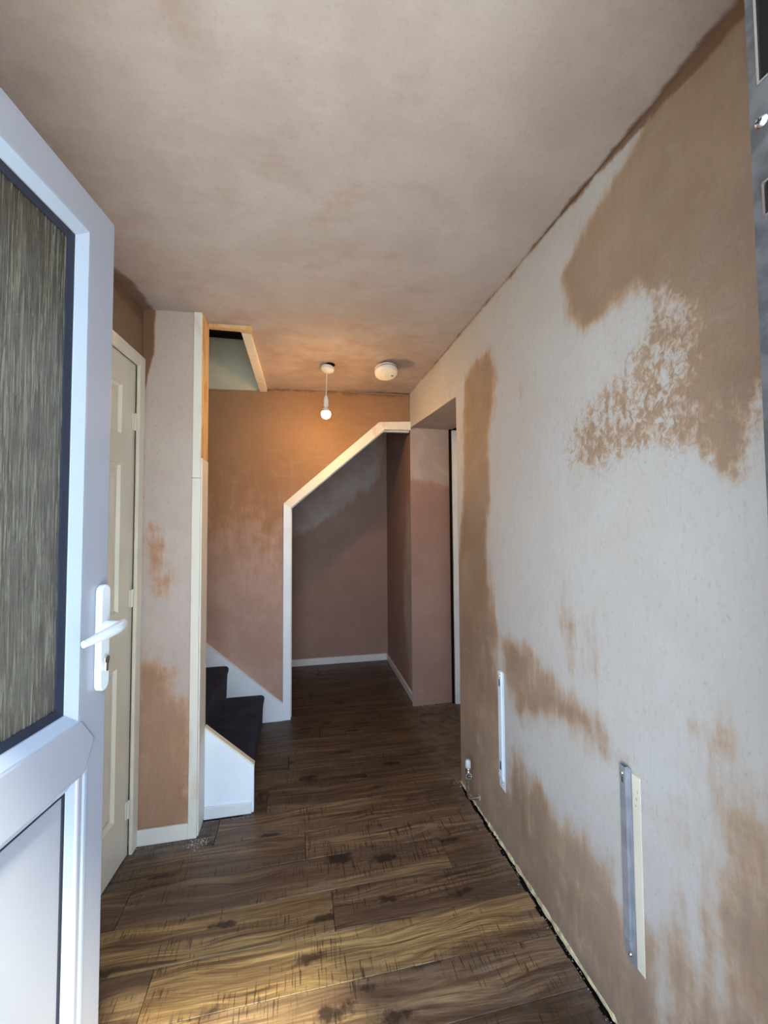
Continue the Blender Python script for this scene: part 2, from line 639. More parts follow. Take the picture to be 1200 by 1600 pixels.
# ---- floor
floor = tag(box('floor', -3.0, 1.6, -.05, 4.6, -.12, -.014, 'dark', bevel=0), 'dark wood-effect plank floor of the hallway', None, None, 'structure')
ROW = .166
rows = [1.470 + ROW * k for k in range(-8, 18)]
joints = {0: [-1.10, .128], 2: [.034], -1: [-.440], -2: [-.27], 4: [-.15], 7: [-.32, .892], 5: [.378], 1: [-.62, .62], 3: [-.36, .80],
          6: [-.05], 8: [.15], 9: [.6], 10: [-.1], 11: [.42], -3: [.35], -4: [-.2], 12: [.1], 13: [.5], 14: [0.0]}
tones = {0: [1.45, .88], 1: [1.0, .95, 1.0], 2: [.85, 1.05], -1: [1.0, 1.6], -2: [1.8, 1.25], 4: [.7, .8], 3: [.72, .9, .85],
         5: [.75, .68], 6: [.62, .7], 7: [.6, .72, .5], 8: [.5, .55]}  # rows darken further in; near ones also paint the patch of sunlight
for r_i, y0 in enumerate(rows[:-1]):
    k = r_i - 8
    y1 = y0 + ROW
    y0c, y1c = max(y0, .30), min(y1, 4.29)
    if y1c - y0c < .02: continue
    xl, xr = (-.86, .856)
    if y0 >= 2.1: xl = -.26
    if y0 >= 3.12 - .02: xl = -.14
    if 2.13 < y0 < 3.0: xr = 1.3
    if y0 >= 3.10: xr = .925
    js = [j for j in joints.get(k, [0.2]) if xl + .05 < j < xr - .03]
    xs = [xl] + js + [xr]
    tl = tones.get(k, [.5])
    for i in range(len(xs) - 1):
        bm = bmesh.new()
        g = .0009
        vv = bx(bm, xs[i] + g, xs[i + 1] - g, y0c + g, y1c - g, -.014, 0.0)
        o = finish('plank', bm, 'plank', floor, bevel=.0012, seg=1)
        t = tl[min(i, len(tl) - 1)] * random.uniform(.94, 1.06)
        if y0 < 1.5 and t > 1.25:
            o.color = (t, t * .99, t * .78, 1)  # yellow, brightened plank tone that strengthens the sun patch by colour
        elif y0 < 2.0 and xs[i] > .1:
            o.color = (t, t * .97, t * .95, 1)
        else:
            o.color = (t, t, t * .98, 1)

# ---- ceiling with stairwell hole
HX0, HX1, HY0, HY1 = -2.95, -.245, 2.165, 3.09


def ceil_damp(U, V):
    f = .28 + .22 * soft(sd_poly([(-.9, .3), (-.9, 2.1), (-.55, 2.1), (-.40, 1.4), (-.15, .9), (-.3, .3)], U, V), .25)
    f += .45 * soft(sd_poly([(.2, 2.2), (.9, 2.3), (.9, 3.1), (-.3, 3.1), (-.3, 2.3)], U, V), .3)
    f += .22 * soft(sd_poly([(.2, 1.0), (.35, 1.3), (.30, 1.8), (.05, 1.6), (.05, 1.1)], U, V), .15)
    return f


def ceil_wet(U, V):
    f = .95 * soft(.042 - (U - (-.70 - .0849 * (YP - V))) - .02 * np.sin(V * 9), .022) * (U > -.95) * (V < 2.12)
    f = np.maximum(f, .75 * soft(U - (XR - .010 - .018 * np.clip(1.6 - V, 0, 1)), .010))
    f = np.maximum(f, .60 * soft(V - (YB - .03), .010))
    return np.maximum(f, .55 * soft(.06 - np.hypot(U - .19, V - 2.58), .03))  # ring round the ceiling rose: its shadow painted as darker plaster


ceil = sheet('ceiling', lines(-3.0, 1.30, .03, (HX0, HX1)), lines(-.05, 3.15, .03, (HY0, HY1)),
             lambda u, v: (u, v, CZ(u, v) + .0015 * np.sin(u * 9) * np.sin(v * 7)), 'pl_ceil', ceil_damp, None, ceil_wet,
             skip=lambda u, v: (u > HX0) & (u < HX1) & (v > HY0) & (v < HY1), label='freshly skimmed pinkish grey plaster ceiling')
sheet('ceiling_recess', [-1.0, 1.2], [3.1, 4.4], lambda u, v: (u, v, 2.44), 'pl_recess', label='ceiling inside the recess under the stairs')

# ---- right wall
OY0, OY1, OZ = 2.152, YB, 2.15
p1 = [(0.30, 2.6), (0.59, 2.46), (0.68, 2.42), (0.79, 2.43), (0.87, 2.4), (0.94, 2.36), (1.08, 2.32), (1.19, 2.23), (1.18, 2.09), (1.09, 1.98), (1.0, 2.0), (0.92, 2.01), (0.83, 1.97), (0.78, 1.9), (0.76, 1.79), (0.78, 1.72), (0.76, 1.62), (0.72, 1.55), (0.67, 1.48), (0.64, 1.54), (0.63, 1.61), (0.61, 1.65), (0.5, 1.66), (0.3, 1.7)]
p1b = [(0.81, 1.96), (0.89, 1.89), (0.98, 1.82), (1.1, 1.78), (1.19, 1.71), (1.2, 1.59), (1.07, 1.54), (0.92, 1.56), (0.79, 1.56), (0.72, 1.56), (0.7, 1.85)]
p2 = [(2.01, 2.18), (1.87, 2.23), (1.74, 2.21), (1.68, 2.12), (1.70, 1.96), (1.78, 1.82), (1.75, 1.51), (1.80, 1.3), (1.75, 1.07), (1.7, 0.92), (1.71, 0.75), (1.67, 0.56), (1.66, 0.28), (1.6, 0.46), (1.52, 0.48), (1.37, 0.42), (1.2, 0.43), (1.03, 0.45), (1.02, 0.36), (0.93, 0.39), (0.86, 0.39), (0.86, .05), (0.9, -0.2), (2.3, -.2), (2.3, 0.77), (2.13, 1.30), (2.06, 1.6), (2.06, 1.88)]
p3 = [(1.72, 0.92), (1.44, 0.95), (1.34, 0.88), (1.23, 0.87), (1.14, 0.85), (1.07, 0.81), (1.0, 0.73), (1.02, 0.69), (1.17, 0.7), (1.3, 0.69), (1.49, 0.61), (1.59, 0.63), (1.67, 0.72)]
p3b = [(1.29, 1.12), (1.18, 1.21), (1.1, 1.13), (1.08, 0.95), (1.1, 0.83), (1.18, 0.86), (1.26, 0.95)]
p4 = [(0.76, 0.91), (0.7, 0.99), (0.68, 0.95), (0.63, 0.93), (0.53, 0.98), (0.3, 0.8), (.3, -.2), (1.05, -0.2), (0.93, 0.37), (0.84, 0.43), (0.8, 0.57), (0.78, 0.77)]
p5 = [(1.17, 1.43), (1.11, 1.45), (1.12, 1.23), (1.17, 1.22)]


def right_damp(U, V):
    f = soft(sd_poly(p1, U, V), .035)
    f = np.maximum(f, .52 * soft(sd_poly(p1b, U, V), .03))
    f = np.maximum(f, (.72 + .25 * soft(V - .9, .3)) * soft(sd_poly(p2, U, V), .045))
    f = np.maximum(f, .72 * soft(sd_poly(p3, U, V), .05))
    f = np.maximum(f, .50 * soft(sd_poly(p3b, U, V), .05))
    f = np.maximum(f, .66 * soft(sd_poly(p4, U, V), .08))
    f = np.maximum(f, .36 * soft(sd_poly(p5, U, V), .03))
    f = np.maximum(f, .30 * soft(sd_poly([(1.55, 2.1), (1.40, 2.2), (1.36, 1.9), (1.5, 1.85)], U, V), .05))
    f = np.maximum(f, .32 * soft(sd_poly([(1.22, 1.75), (1.12, 1.75), (1.10, .9), (1.2, .95)], U, V), .05))
    f = np.maximum(f, .9 * soft(V - (CZ(XR, U) - .014), .012))
    return f


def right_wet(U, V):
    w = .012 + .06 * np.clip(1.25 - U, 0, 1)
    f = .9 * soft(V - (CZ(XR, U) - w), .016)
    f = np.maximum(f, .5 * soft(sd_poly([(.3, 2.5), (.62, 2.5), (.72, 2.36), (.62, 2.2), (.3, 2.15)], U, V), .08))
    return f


def right_map(U, V):
    hat = np.clip(1 - np.abs(V - OZ) / .22, 0, 1) * (U >= OY0 - .001)
    v2 = V + hat * (.06 * ((U - OY0) / (OY1 - OY0)) - .028)
    return XR + .0015 * np.sin(U * 5 + V * 3) + 0 * U, U, v2


vtop = lines(0.0, 2.46, .0125, (OZ,))
wr = sheet('wall_right', lines(.28, OY1, .0125, (OY0,)), vtop,
           lambda u, v: (lambda t: (t[0], t[1], np.where(v > 2.44, CZ(XR, u) + .004, t[2])))(right_map(u, v)),
           'pl_right', right_damp, lambda U, V: np.maximum(soft(sd_poly(p1b, U, V), .09), .6 * soft(sd_poly([(.85, 2.0), (.45, 2.0), (.45, 1.6), (.62, 1.5), (1.1, 1.5)], U, V), .1)), right_wet,
           skip=lambda u, v: (u > OY0) & (v < OZ), label='right wall of drying pink plaster with brown damp patches')


def head_z(y):
    return OZ - .028 + .06 * (y - OY0) / (OY1 - OY0)


# opening in the right wall: near jamb, far reveal, soffit, frame, closed door behind
sheet('wall_reveal', lines(XR, 1.20, .02), lines(0, 2.26, .02),
      lambda u, v: (u, YB + .004 + .006 * (u - XR) / .3 + 0 * u, v), 'pl_recess',
      lambda U, V: 1 - soft(V - 1.76 - .25 * np.clip(U - 1.08, 0, 1) * -1, .07), label='plastered far reveal of the side doorway')
sheet('wall_reveal.001', lines(XR, 1.22, .05), lines(0, 2.13, .05), lambda u, v: (u, OY0 + 0 * u, np.minimum(v, head_z(OY0))), 'pl_right',
      lambda U, V: .5 + 0 * U, label='plastered near reveal of the side doorway')
sheet('trim_1', lines(XR, 1.22, .02), lines(OY0, YB + .03, .03), lambda u, v: (u, v, head_z(v)), 'pl_recess', lambda U, V: 0.05 + 0 * U,
      label='grey plastered soffit over the side doorway')
df = empty('door_3', (1.22, OY0, 0), 0, 'white frame and door at the far side of the side doorway', None, None, 'structure')
box('frame_post', -.005, .08, YB - OY0 - .030, YB - OY0 - .002, 0, 2.17, 'string_white', df)
box('frame_post', -.005, .08, .002, .03, 0, 2.12, 'white', df)
box('frame_head', .03, .08, .03, YB - OY0 - .031, 2.11, 2.19, 'dark', df)
box('door_leaf', .04, .078, .032, YB - OY0 - .033, .006, 2.108, 'cream', df)
box('wall_right_core', 1.20, 1.218, YB - .012, YB + .02, 0, 2.2, 'dark', bevel=0)
tag(bpy.data.objects['wall_right_core'], 'dark gap between the reveal plaster and the door frame', None, None, 'structure')
bm = bmesh.new()  # added slabs, out of view, that keep sky light from leaking in
bx(bm, .90, 1.31, 2.05, 3.25, 2.27, 2.43)
bx(bm, .96, 1.31, YB + .03, YB + .12, 0, 2.43)
bx(bm, 1.302, 1.34, 2.0, 3.25, 0, 2.43)
tag(finish('side_light_block', bm, 'dark'), 'added unseen dark slabs blocking sky light around the side doorway', None, None, 'structure')
# wall above and behind the opening so no sky light leaks in
sheet('wall_side_room', [.28, OY0, YB + .1], [0, 2.6], lambda u, v: (1.30 + 0 * u, u, v), 'pl_brown', label='unseen wall behind the side doorway')

# ---- back wall (with the angled opening); leans like the photo: constant Y
trimo = [(-.105, 0.0), (-.105, 1.571), (.620, 2.213), (XR, 2.228)]
trimi = [(-.050, 0.0), (-.050, 1.541), (.664, 2.156), (XR, 2.160)]


def poly_sheet(name, polys, step, y, mat, damp, label, wet=None):
    bm = bmesh.new()
    for P in polys:
        bm.faces.new([bm.verts.new((a, y, b)) for a, b in P])
    bmesh.ops.remove_doubles(bm, verts=bm.verts, dist=1e-4)
    for ax_, lo, hi in ((0, -3.0, XR), (2, 0, 4.8)):
        k = lo + step
        while k < hi:
            nn = Vector((1, 0, 0)) if ax_ == 0 else Vector((0, 0, 1))
            bmesh.ops.bisect_plane(bm, geom=bm.verts[:] + bm.edges[:] + bm.faces[:], plane_co=nn * k, plane_no=nn, dist=1e-5)
            k += step
    o = finish(name, bm, mat)
    me = o.data
    co = np.empty(len(me.vertices) * 3, np.float32)
    me.vertices.foreach_get('co', co)
    co = co.reshape(-1, 3)
    for nm, fn in (('damp', damp), ('crackle', None), ('wet', wet)):
        a = me.attributes.new(nm, 'FLOAT', 'POINT')
        a.data.foreach_set('value', (fn(co[:, 0], co[:, 2]) if fn else np.zeros(len(co))).astype(np.float32))
    return tag(o, label, None, None, 'structure')


def back_damp(U, V):
    return .12 + .85 * soft(V - 1.45, .30)


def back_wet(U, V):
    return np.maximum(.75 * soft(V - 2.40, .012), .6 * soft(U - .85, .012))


ZC = lambda x: CZ(x, YB)
poly_sheet('wall_back', [[(-3.0, 0), (-.105, 0), (-.105, 1.571), (-.105, ZC(-.105)), (-3.0, ZC(-3.0))],
                         [(-.105, 1.571), (.62, 2.213), (.62, ZC(.62)), (-.105, ZC(-.105))],
                         [(.62, 2.213), (XR, 2.228), (XR, ZC(XR)), (.62, ZC(.62))]],
           .04, YB, 'pl_stair', back_damp, 'orange-lit brown plaster wall beside the stairs', back_wet)
# the same wall carried up the stairwell, painted
bm = bmesh.new()
prism(bm, [(-3.0, YB - .035, CZ(-3, YB) - .012), (-.30, YB - .035, 2.398), (-.275, YB - .035, 2.412), (-.275, YB - .035, 4.6), (-3.0, YB - .035, 4.6)], (0, 0, 0), (0, .05, 0))
tag(finish('wall_landing', bm, 'upper', bevel=.001), 'pale grey-green painted wall seen up the stairwell', None, None, 'structure')

# landing shell
bm = bmesh.new()
bx(bm, -3.02, -2.95, 2.10, 3.2, CZ(-3, 2.5), 4.62)
bx(bm, -3.0, .0, 2.06, 3.2, 4.6, 4.66)
bx(bm, HX1 + .055, HX1 + .10, 2.10, YB - .036, 2.44, 4.6)
tag(finish('wall_stairwell', bm, 'upper'), 'side walls and ceiling above the stairwell', None, None, 'structure')
bm = bmesh.new()  # added dark boxes that make the black band up the stairwell
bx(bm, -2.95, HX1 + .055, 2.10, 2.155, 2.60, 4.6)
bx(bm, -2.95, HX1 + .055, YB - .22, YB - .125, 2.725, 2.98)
tag(finish('trim_2', bm, 'dark'), 'added dark boxes for the black band high in the stairwell', None, None, 'structure')

# ---- recess behind the opening
RB = 4.29


def rec_x(y):
    return .905 + .028 * (y - YB) / (RB - YB)


dryb = [(-.3, 1.30), (0.12, 1.36), (0.42, 1.56), (0.63, 1.76), (0.80, 1.80), (0.86, 1.95), (.86, 2.6), (-.3, 2.6)]
sheet('wall_recess_back', lines(-1.0, rec_x(RB), .03), lines(0, 2.45, .03), lambda u, v: (u, RB + 0 * u, v), 'pl_recess',
      lambda U, V: 1 - soft(sd_poly(dryb, U, V), .06), label='back wall of the recess, grey above and damp brown below')
sheet('wall_recess_right', lines(YB + .004, RB, .03), lines(0, 2.45, .03), lambda u, v: (rec_x(u), u, v), 'pl_recess',
      lambda U, V: np.clip(soft(U - 3.42 - .12 * np.sin(V * 2.3), .12) + .5 * soft(V - 1.75, .1) + .25 * soft(.5 - V, .1), 0, 1), label='right side wall of the recess')
# thickness between the recess and the hall on the left and above
sheet('wall_recess_left', [YB + .002, RB], [0, 2.45], lambda u, v: (-1.0, u, v), 'pl_recess', lambda U, V: 1 + 0 * U, label='hidden left side of the recess')
sheet('wall_recess_corner', lines(XR - .001, .9055, .011), lines(2.17, 2.45, .05), lambda u, v: (u, YB + .003, v), 'pl_recess', lambda U, V: 1 + 0 * U)

# ---- left wall with the closed door
ex = Vector((math.sin(WL), math.cos(WL), 0))
DS0, DS1, DZ = -.825, -.045, 2.12     # door hole along the wall (s measured back from the pier corner)


def left_map(u, v):
    return -.70 + ex.x * u, YP + ex.y * u, np.minimum(v, CZ(-.7, YP + u) + .004)


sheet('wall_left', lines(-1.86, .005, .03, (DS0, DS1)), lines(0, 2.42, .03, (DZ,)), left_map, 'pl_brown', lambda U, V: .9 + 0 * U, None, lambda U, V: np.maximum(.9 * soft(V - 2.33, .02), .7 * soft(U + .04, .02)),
      skip=lambda u, v: (u > DS0) & (u < DS1) & (v < DZ), label='dark brown damp plaster left wall above the cream door')
box('wall_left_room', -2.4, -1.0, -.1, 2.04, 0, 2.44, 'dark', bevel=0)
tag(bpy.data.objects['wall_left_room'], 'solid mass of the room behind the cream door', None, None, 'structure')

# ---- pier (end of the stair partition)
pd1 = [(-.72, 2.5), (-.648, 2.5), (-.648, 2.30), (-.655, 2.18), (-.672, 2.10), (-.69, 2.0), (-.69, 1.5), (-.72, 1.5)]
pd2 = [(-.72, 1.40), (-.655, 1.40), (-.61, 1.34), (-.57, 1.26), (-.55, 1.16), (-.565, 1.07), (-.62, 1.06), (-.66, 1.09), (-.72, 1.1)]
pd3 = [(-.72, -.1), (-.72, .86), (-.66, .80), (-.60, .72), (-.56, .64), (-.50, .60), (-.47, .58), (-.47, -.1)]


def pier_damp(U, V):
    f = soft(sd_poly(pd1, U, V), .008)
    f = np.maximum(f, .62 * soft(sd_poly(pd2, U, V), .06))
    f = np.maximum(f, 1.0 * soft(sd_poly(pd3, U, V), .10))
    f = np.maximum(f, .45 * soft(-.685 - U, .012))
    return f


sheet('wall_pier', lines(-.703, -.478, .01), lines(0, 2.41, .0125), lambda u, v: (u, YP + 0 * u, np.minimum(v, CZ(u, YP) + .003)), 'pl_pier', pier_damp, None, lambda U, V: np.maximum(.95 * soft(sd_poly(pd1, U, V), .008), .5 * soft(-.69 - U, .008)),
      label='narrow wall pier, pale pink plaster above and orange-brown damp below')
bm = bmesh.new()
bx(bm, -2.95, -.486, YP + .003, YP + .125, 0, 2.40)
tag(finish('wall_partition', bm, 'pl_brown'), 'partition between the hall and the stairs', None, None, 'structure')

# ---- front wall round the entrance
bm = bmesh.new()
bx(bm, .545, 1.0, .04, .285, -.12, 2.47)
bx(bm, -1.0, -.62, .04, .30, -.12, 2.47)
bx(bm, -.62, .545, .04, .285, 2.16, 2.47)
tag(finish('wall_front', bm, 'brick_out'), 'front wall around the entrance doorway', None, None, 'structure')
bm = bmesh.new()
bx(bm, -1.0, 1.35, .04, .28, 2.47, 2.6)
bx(bm, 1.0, 1.35, .04, .28, 0, 2.5)
tag(finish('wall_front_upper', bm, 'brick_out'), 'front wall above the entrance', None, None, 'structure')
sheet('roof_slab', [HX1 + .06, 1.4], [-.06, 3.2], lambda u, v: (u, v, 2.56), 'brick_out', label='floor slab above the hall ceiling')
sheet('roof_slab.001', [-3.1, HX1 + .06], [-.06, 2.10], lambda u, v: (u, v, 2.56), 'brick_out', label='floor slab above the hall ceiling')
# outside ground
bm = bmesh.new()
bx(bm, -6, 6, -9, .04, -.30, -.14)
tag(finish('ground', bm, 'concrete'), 'pale concrete path outside the entrance', None, None, 'structure')

# ================================================================== trims
def fbox(name, x0, x1, y0, y1, z0, z1, mat, label, bevel=.002):
    return tag(box(name, x0, x1, y0, y1, z0, z1, mat, None, bevel), label, None, None, 'structure')


# baseboards
bm = bmesh.new()
bx(bm, -.703, -.479, YP - .013, YP - .0005, 0, .068)
tag(finish('baseboard_pier', bm, 'patchy', bevel=.003), 'short white baseboard under the wall pier', None, None, 'structure')
fbox('baseboard_recess', -.9, rec_x(RB) - .012, RB - .014, RB - .0005, 0, .068, 'white', 'white baseboard along the back of the recess')
bm = bmesh.new()
prism(bm, [(rec_x(YB) - .001, YB + .006, 0), (rec_x(RB) - .001, RB - .001, 0), (rec_x(RB) - .001, RB - .001, .06), (rec_x(YB) - .001, YB + .006, .06)], (0, 0, 0), (-.013, 0, 0))
tag(finish('baseboard_recess_side', bm, 'white', bevel=.002), 'white baseboard on the right side of the recess', None, None, 'structure')

# post beside the stairs: painted front strip, raw timber side
post = empty('trim_3', (-.46, YP, 0), 0, 'tall narrow white lining strip beside the stairs with bare timber edge', None, None, 'structure')


def pbox(name, x0, x1, y0, y1, z0, z1, mat, bevel=.0015, par=post, org=(-.46, YP, 0)):
    return box(name, x0 - org[0], x1 - org[0], y0 - org[1], y1 - org[1], z0 - org[2], z1 - org[2], mat, par, bevel)


pbox('lining_strip', -.480, -.443, YP - .014, YP - .001, .0, 1.62, 'patchy', .003)
pbox('lining_strip', -.480, -.4435, YP - .013, YP - .001, 1.622, CZ(-.46, YP) - .001, 'patchy', .003)
pbox('timber_stud', -.484, -.440, YP + .0005, YP + .125, 1.72, CZ(-.46, YP) - .002, 'timber', .002)
pbox('painted_stud', -.484, -.438, YP + .0005, YP + .125, 0, 1.718, 'patchy', .002)

# hole lining
hole = empty('trim_4', (HX1, HY0, 2.40), 0, 'timber and white board lining around the stairwell hole in the ceiling', None, None, 'structure')
ho = (HX1, HY0, 2.40)
pbox('timber_header', -.4395, HX1 + .012, HY0 - .026, HY0 + .008, 2.395, 2.52, 'timber', .002, hole, ho)
bm = bmesh.new()
prism(bm, [(-.290 - ho[0], 0.012, -.006), (-.290 - ho[0], .012, .16), (HX1 + .012 - ho[0], .012, .16), (HX1 + .012 - ho[0], .012, -.010)], (0, 0, 0), (0, .002, 0))
finish('timber_end', bm, 'timber', hole)
bm = bmesh.new()
A = [(-.286, HY0 + .016), (-.243, HY0 + .012), (-.224, YB - .038), (-.276, YB - .038)]
prism(bm, [(a - ho[0], b - ho[1], 0) for a, b in A], (0, 0, -.012), (0, 0, .20))
finish('side_board', bm, 'patchy', hole, bevel=.002)

# angled white trim round the opening
tr = empty('trim_5', (-.08, YB, 0), 0, 'white angled trim board framing the recess opening', None, None, 'structure')


def band(name, i, j, par, y0, y1, mat, outer=trimo, inner=trimi):
    bm = bmesh.new()
    P = [outer[i], outer[j], inner[j], inner[i]]
    prism(bm, [(a + .08, 0, b) for a, b in P], (0, y0, 0), (0, y1, 0))
    return finish(name, bm, mat, par, bevel=.0015)


band('trim_board', 0, 1, tr, -.016, 0.0, 'string_white')
band('trim_board', 1, 2, tr, -.016, 0.0, 'patchy')
band('trim_board', 2, 3, tr, -.016, 0.0, 'patchy')
# lining inside the opening
lin_o = [(-.066, 0.0), (-.066, 1.548), (.650, 2.168), (XR, 2.174)]
lin_i = [(-.052, 0.0), (-.052, 1.541), (.660, 2.157), (XR, 2.162)]
band('lining_board', 0, 1, tr, .001, .10, 'white', lin_o, lin_i)
band('lining_board', 1, 2, tr, .001, .10, 'patchy', lin_o, lin_i)
band('lining_board', 2, 3, tr, .001, .10, 'white', lin_o, lin_i)
lin2o = [(-.052, 0.0), (-.052, 1.541), (.660, 2.157), (XR, 2.162)]
lin2i = [(-.044, 0.0), (-.044, 1.537), (.664, 2.148), (XR, 2.152)]
for i in range(3):
    band('stop_bead', i, i + 1, tr, .030, .055, 'white', lin2o, lin2i)

# ---- rough plaster lip and open gap along the bottom of the right wall
def ragged(name, ys, xfn, zfn, xb, mat, label, seed, zb=-.002):
    rnd = random.Random(seed)
    bm = bmesh.new()
    prev = None
    for y in ys:
        a = rnd.uniform(-1, 1)
        v = [bm.verts.new(c) for c in ((xb, y, zb), (xb - xfn(y) * (1 + .35 * a), y, zb), (xb - xfn(y) * (.75 + .3 * a), y, zfn(y) * (.8 + .3 * a)), (xb, y, zfn(y) * (1.25 + .4 * a)))]
        if prev:
            for k in range(4):
                bm.faces.new((prev[k], prev[(k + 1) % 4], v[(k + 1) % 4], v[k]))
        else:
            bm.faces.new(v)
        prev = v
    bm.faces.new(prev[::-1])
    return tag(finish(name, bm, mat), label, None, None, 'structure')


ys = []
y = .30
while y < OY0:
    ys.append(y)
    y += random.uniform(.008, .03)
ys.append(OY0)
ragged('baseboard_right', ys, lambda y: .0085, lambda y: .010, XR + .004, 'lip', 'rough yellowish plaster edge along the bottom of the right wall', 3)
bm = bmesh.new()
for k in range(9):
    y0 = .95 + k * .135 + random.uniform(-.03, .03)
    bx(bm, .846 + random.uniform(0, .004), .862, y0, y0 + random.uniform(.02, .07), -.013, .0015)
tag(finish('floor_gap', bm, 'dark'), 'dark open gap between floor planks and right wall', None, None, 'structure')

# plaster crumbs swept to the edges
bm = bmesh.new()
rnd = random.Random(5)


def crumb(x, y, s):
    v = [bm.verts.new((x + s * rnd.uniform(-1, 1), y + s * rnd.uniform(-1, 1), 0)) for _ in range(4)]
    w = bm.verts.new((x, y, s * rnd.uniform(.4, 1)))
    for k in range(4):
        bm.faces.new((v[k], v[(k + 1) % 4], w))


for _ in range(160): crumb(rnd.gauss(-.43, .03), min(YP - .02, 2.02 - abs(rnd.gauss(0, .035))), rnd.uniform(.001, .005))
for _ in range(60): crumb(rnd.uniform(-.44, -.19), 2.13 - abs(rnd.gauss(0, .008)), rnd.uniform(.001, .0035))
for _ in range(160): crumb(.862 - abs(rnd.gauss(0, .012)), rnd.uniform(1.0, 2.15), rnd.uniform(.001, .004))
for _ in range(70): crumb(rnd.gauss(.855, .02), rnd.gauss(2.15, .02), rnd.uniform(.001, .006))
for _ in range(120): crumb(rnd.uniform(.88, 1.2), YB - abs(rnd.gauss(0, .012)), rnd.uniform(.001, .004))
for _ in range(90): crumb(.89 - abs(rnd.gauss(0, .015)), rnd.uniform(3.1, 4.2), rnd.uniform(.001, .004))
for _ in range(60): crumb(rnd.uniform(-.69, -.48), 2.02 - abs(rnd.gauss(0, .006)), rnd.uniform(.001, .003))
tag(finish('plaster_crumbs', bm, 'rubble'), 'grey plaster crumbs and dust along the floor edges', 'dust', None, 'stuff')

# ================================================================== staircase
st = empty('staircase', (-.25, 2.65, 0), 0, 'carpeted staircase with charcoal carpet and white side boards', 'staircase')
so = Vector((-.25, 2.65, 0))
SY0, SY1 = 2.178, 3.098
RISE, GO = .222, .243


def step(k):
    """carpeted step k: rounded nosing, riser below"""
    zt = .200 + RISE * k
    zb = zt - (.200 if k == 0 else RISE)
    xn = -.232 - GO * k                       # nosing front
    xr_ = xn - .014
    xb = xn - GO - .02
    pr_ = [(xb, zt), (xn - .03, zt), (xn - .012, zt - .003), (xn - .003, zt - .012), (xn, zt - .026), (xn - .003, zt - .042), (xn - .009, zt - .06), (xr_, zb + .0), (xb, zb)]
    bm = bmesh.new()
    prism(bm, [(a - so.x, 0, b) for a, b in pr_], (0, SY0 - so.y, 0), (0, SY1 - so.y, 0))
    return finish('step', bm, 'carpet', st, bevel=.006, seg=3)


for k in range(10):
    step(k)
# wall string
bm = bmesh.new()
sl = .880
xe = -2.5
prism(bm, [(a - so.x, 0, b) for a, b in [(-.105, 0), (-.105, .126), (-.125, .142), (xe, .142 + (-.125 - xe) * sl), (xe, -.25 + (-.125 - xe) * sl), (-.45, 0)]],
      (0, SY1 + .0005 - so.y, 0), (0, YB - .001 - so.y, 0))
finish('wall_string', bm, 'string_white', st, bevel=.001)
bm = bmesh.new()
prism(bm, [(a - so.x, 0, b) for a, b in [(-.128, .146), (xe, .146 + (-.128 - xe) * sl), (xe, .137 + (-.128 - xe) * sl), (-.128, .137)]],
      (0, SY1 - .002 - so.y, 0), (0, YB - .001 - so.y, 0))
finish('string_edge', bm, 'white', st)
# low outer string
bm = bmesh.new()
prism(bm, [(a - so.x, 0, b) for a, b in [(-.437, 0), (-.209, 0), (-.209, .218), (-.437, .421)]], (0, 2.150 - so.y, 0), (0, 2.176 - so.y, 0))
finish('outer_string', bm, 'string_white', st, bevel=.0015)
bm = bmesh.new()
prism(bm, [(a - so.x, 0, b) for a, b in [(-.437, .422), (-.2075, .2185), (-.2075, .2285), (-.437, .432)]], (0, 2.147 - so.y, 0), (0, 2.180 - so.y, 0))
finish('string_cap', bm, 'cream', st, bevel=.001)
bm = bmesh.new()
prism(bm, [(a - so.x, 0, b) for a, b in [(-.437, 0), (-.220, 0), (-.220, .052), (-.437, .058)]], (0, 2.141 - so.y, 0), (0, 2.1495 - so.y, 0))
finish('string_skirting', bm, 'white', st, bevel=.002)
# small offcut of flooring standing in the corner by the first step
fbox('floor_patch', -.200, -.150, 2.150, 2.300, .0002, .0022, 'plank', 'small dark offcut of plank in front of the first step', .0005)
bpy.data.objects['floor_patch'].color = (.45, .45, .45, 1)

# ================================================================== cream panel door on the left
dl = empty('door_2', (-.70, YP, 0), math.atan2(ex.y, ex.x) , 'closed cream six-panel interior door in the left wall', None, None, 'structure')
# local: x along the wall towards the pier, interior side is -y
fr0, fr1 = -.852, -.004
bm = bmesh.new()
bx(bm, -.055, -.004, -.016, -.0005, 0.0, 2.166)
finish('architrave', bm, 'cream', dl, bevel=.004, seg=3)
bm = bmesh.new()
bx(bm, -.852, -.801, -.016, -.0005, 0.0, 2.166)
finish('architrave', bm, 'cream', dl, bevel=.004, seg=3)
bm = bmesh.new()
bx(bm, -.800, -.056, -.016, -.0005, 2.113, 2.166)
finish('architrave', bm, 'cream', dl, bevel=.004, seg=3)
bm = bmesh.new()
bx(bm, -.0745, -.047, .006, .10, 0, 2.118)
bx(bm, -.823, -.803, .006, .10, 0, 2.118)
bx(bm, -.803, -.0745, .006, .10, 2.0885, 2.118)
finish('door_lining', bm, 'cream', dl, bevel=.001)
leaf_y = .004
pans = []
for (c0, c1) in ((-.375, -.163), (-.700, -.488)):
    for (z0, z1) in ((1.775, 1.995), (1.04, 1.66), (.205, .825)):
        pans.append((c0, c1, z0, z1))
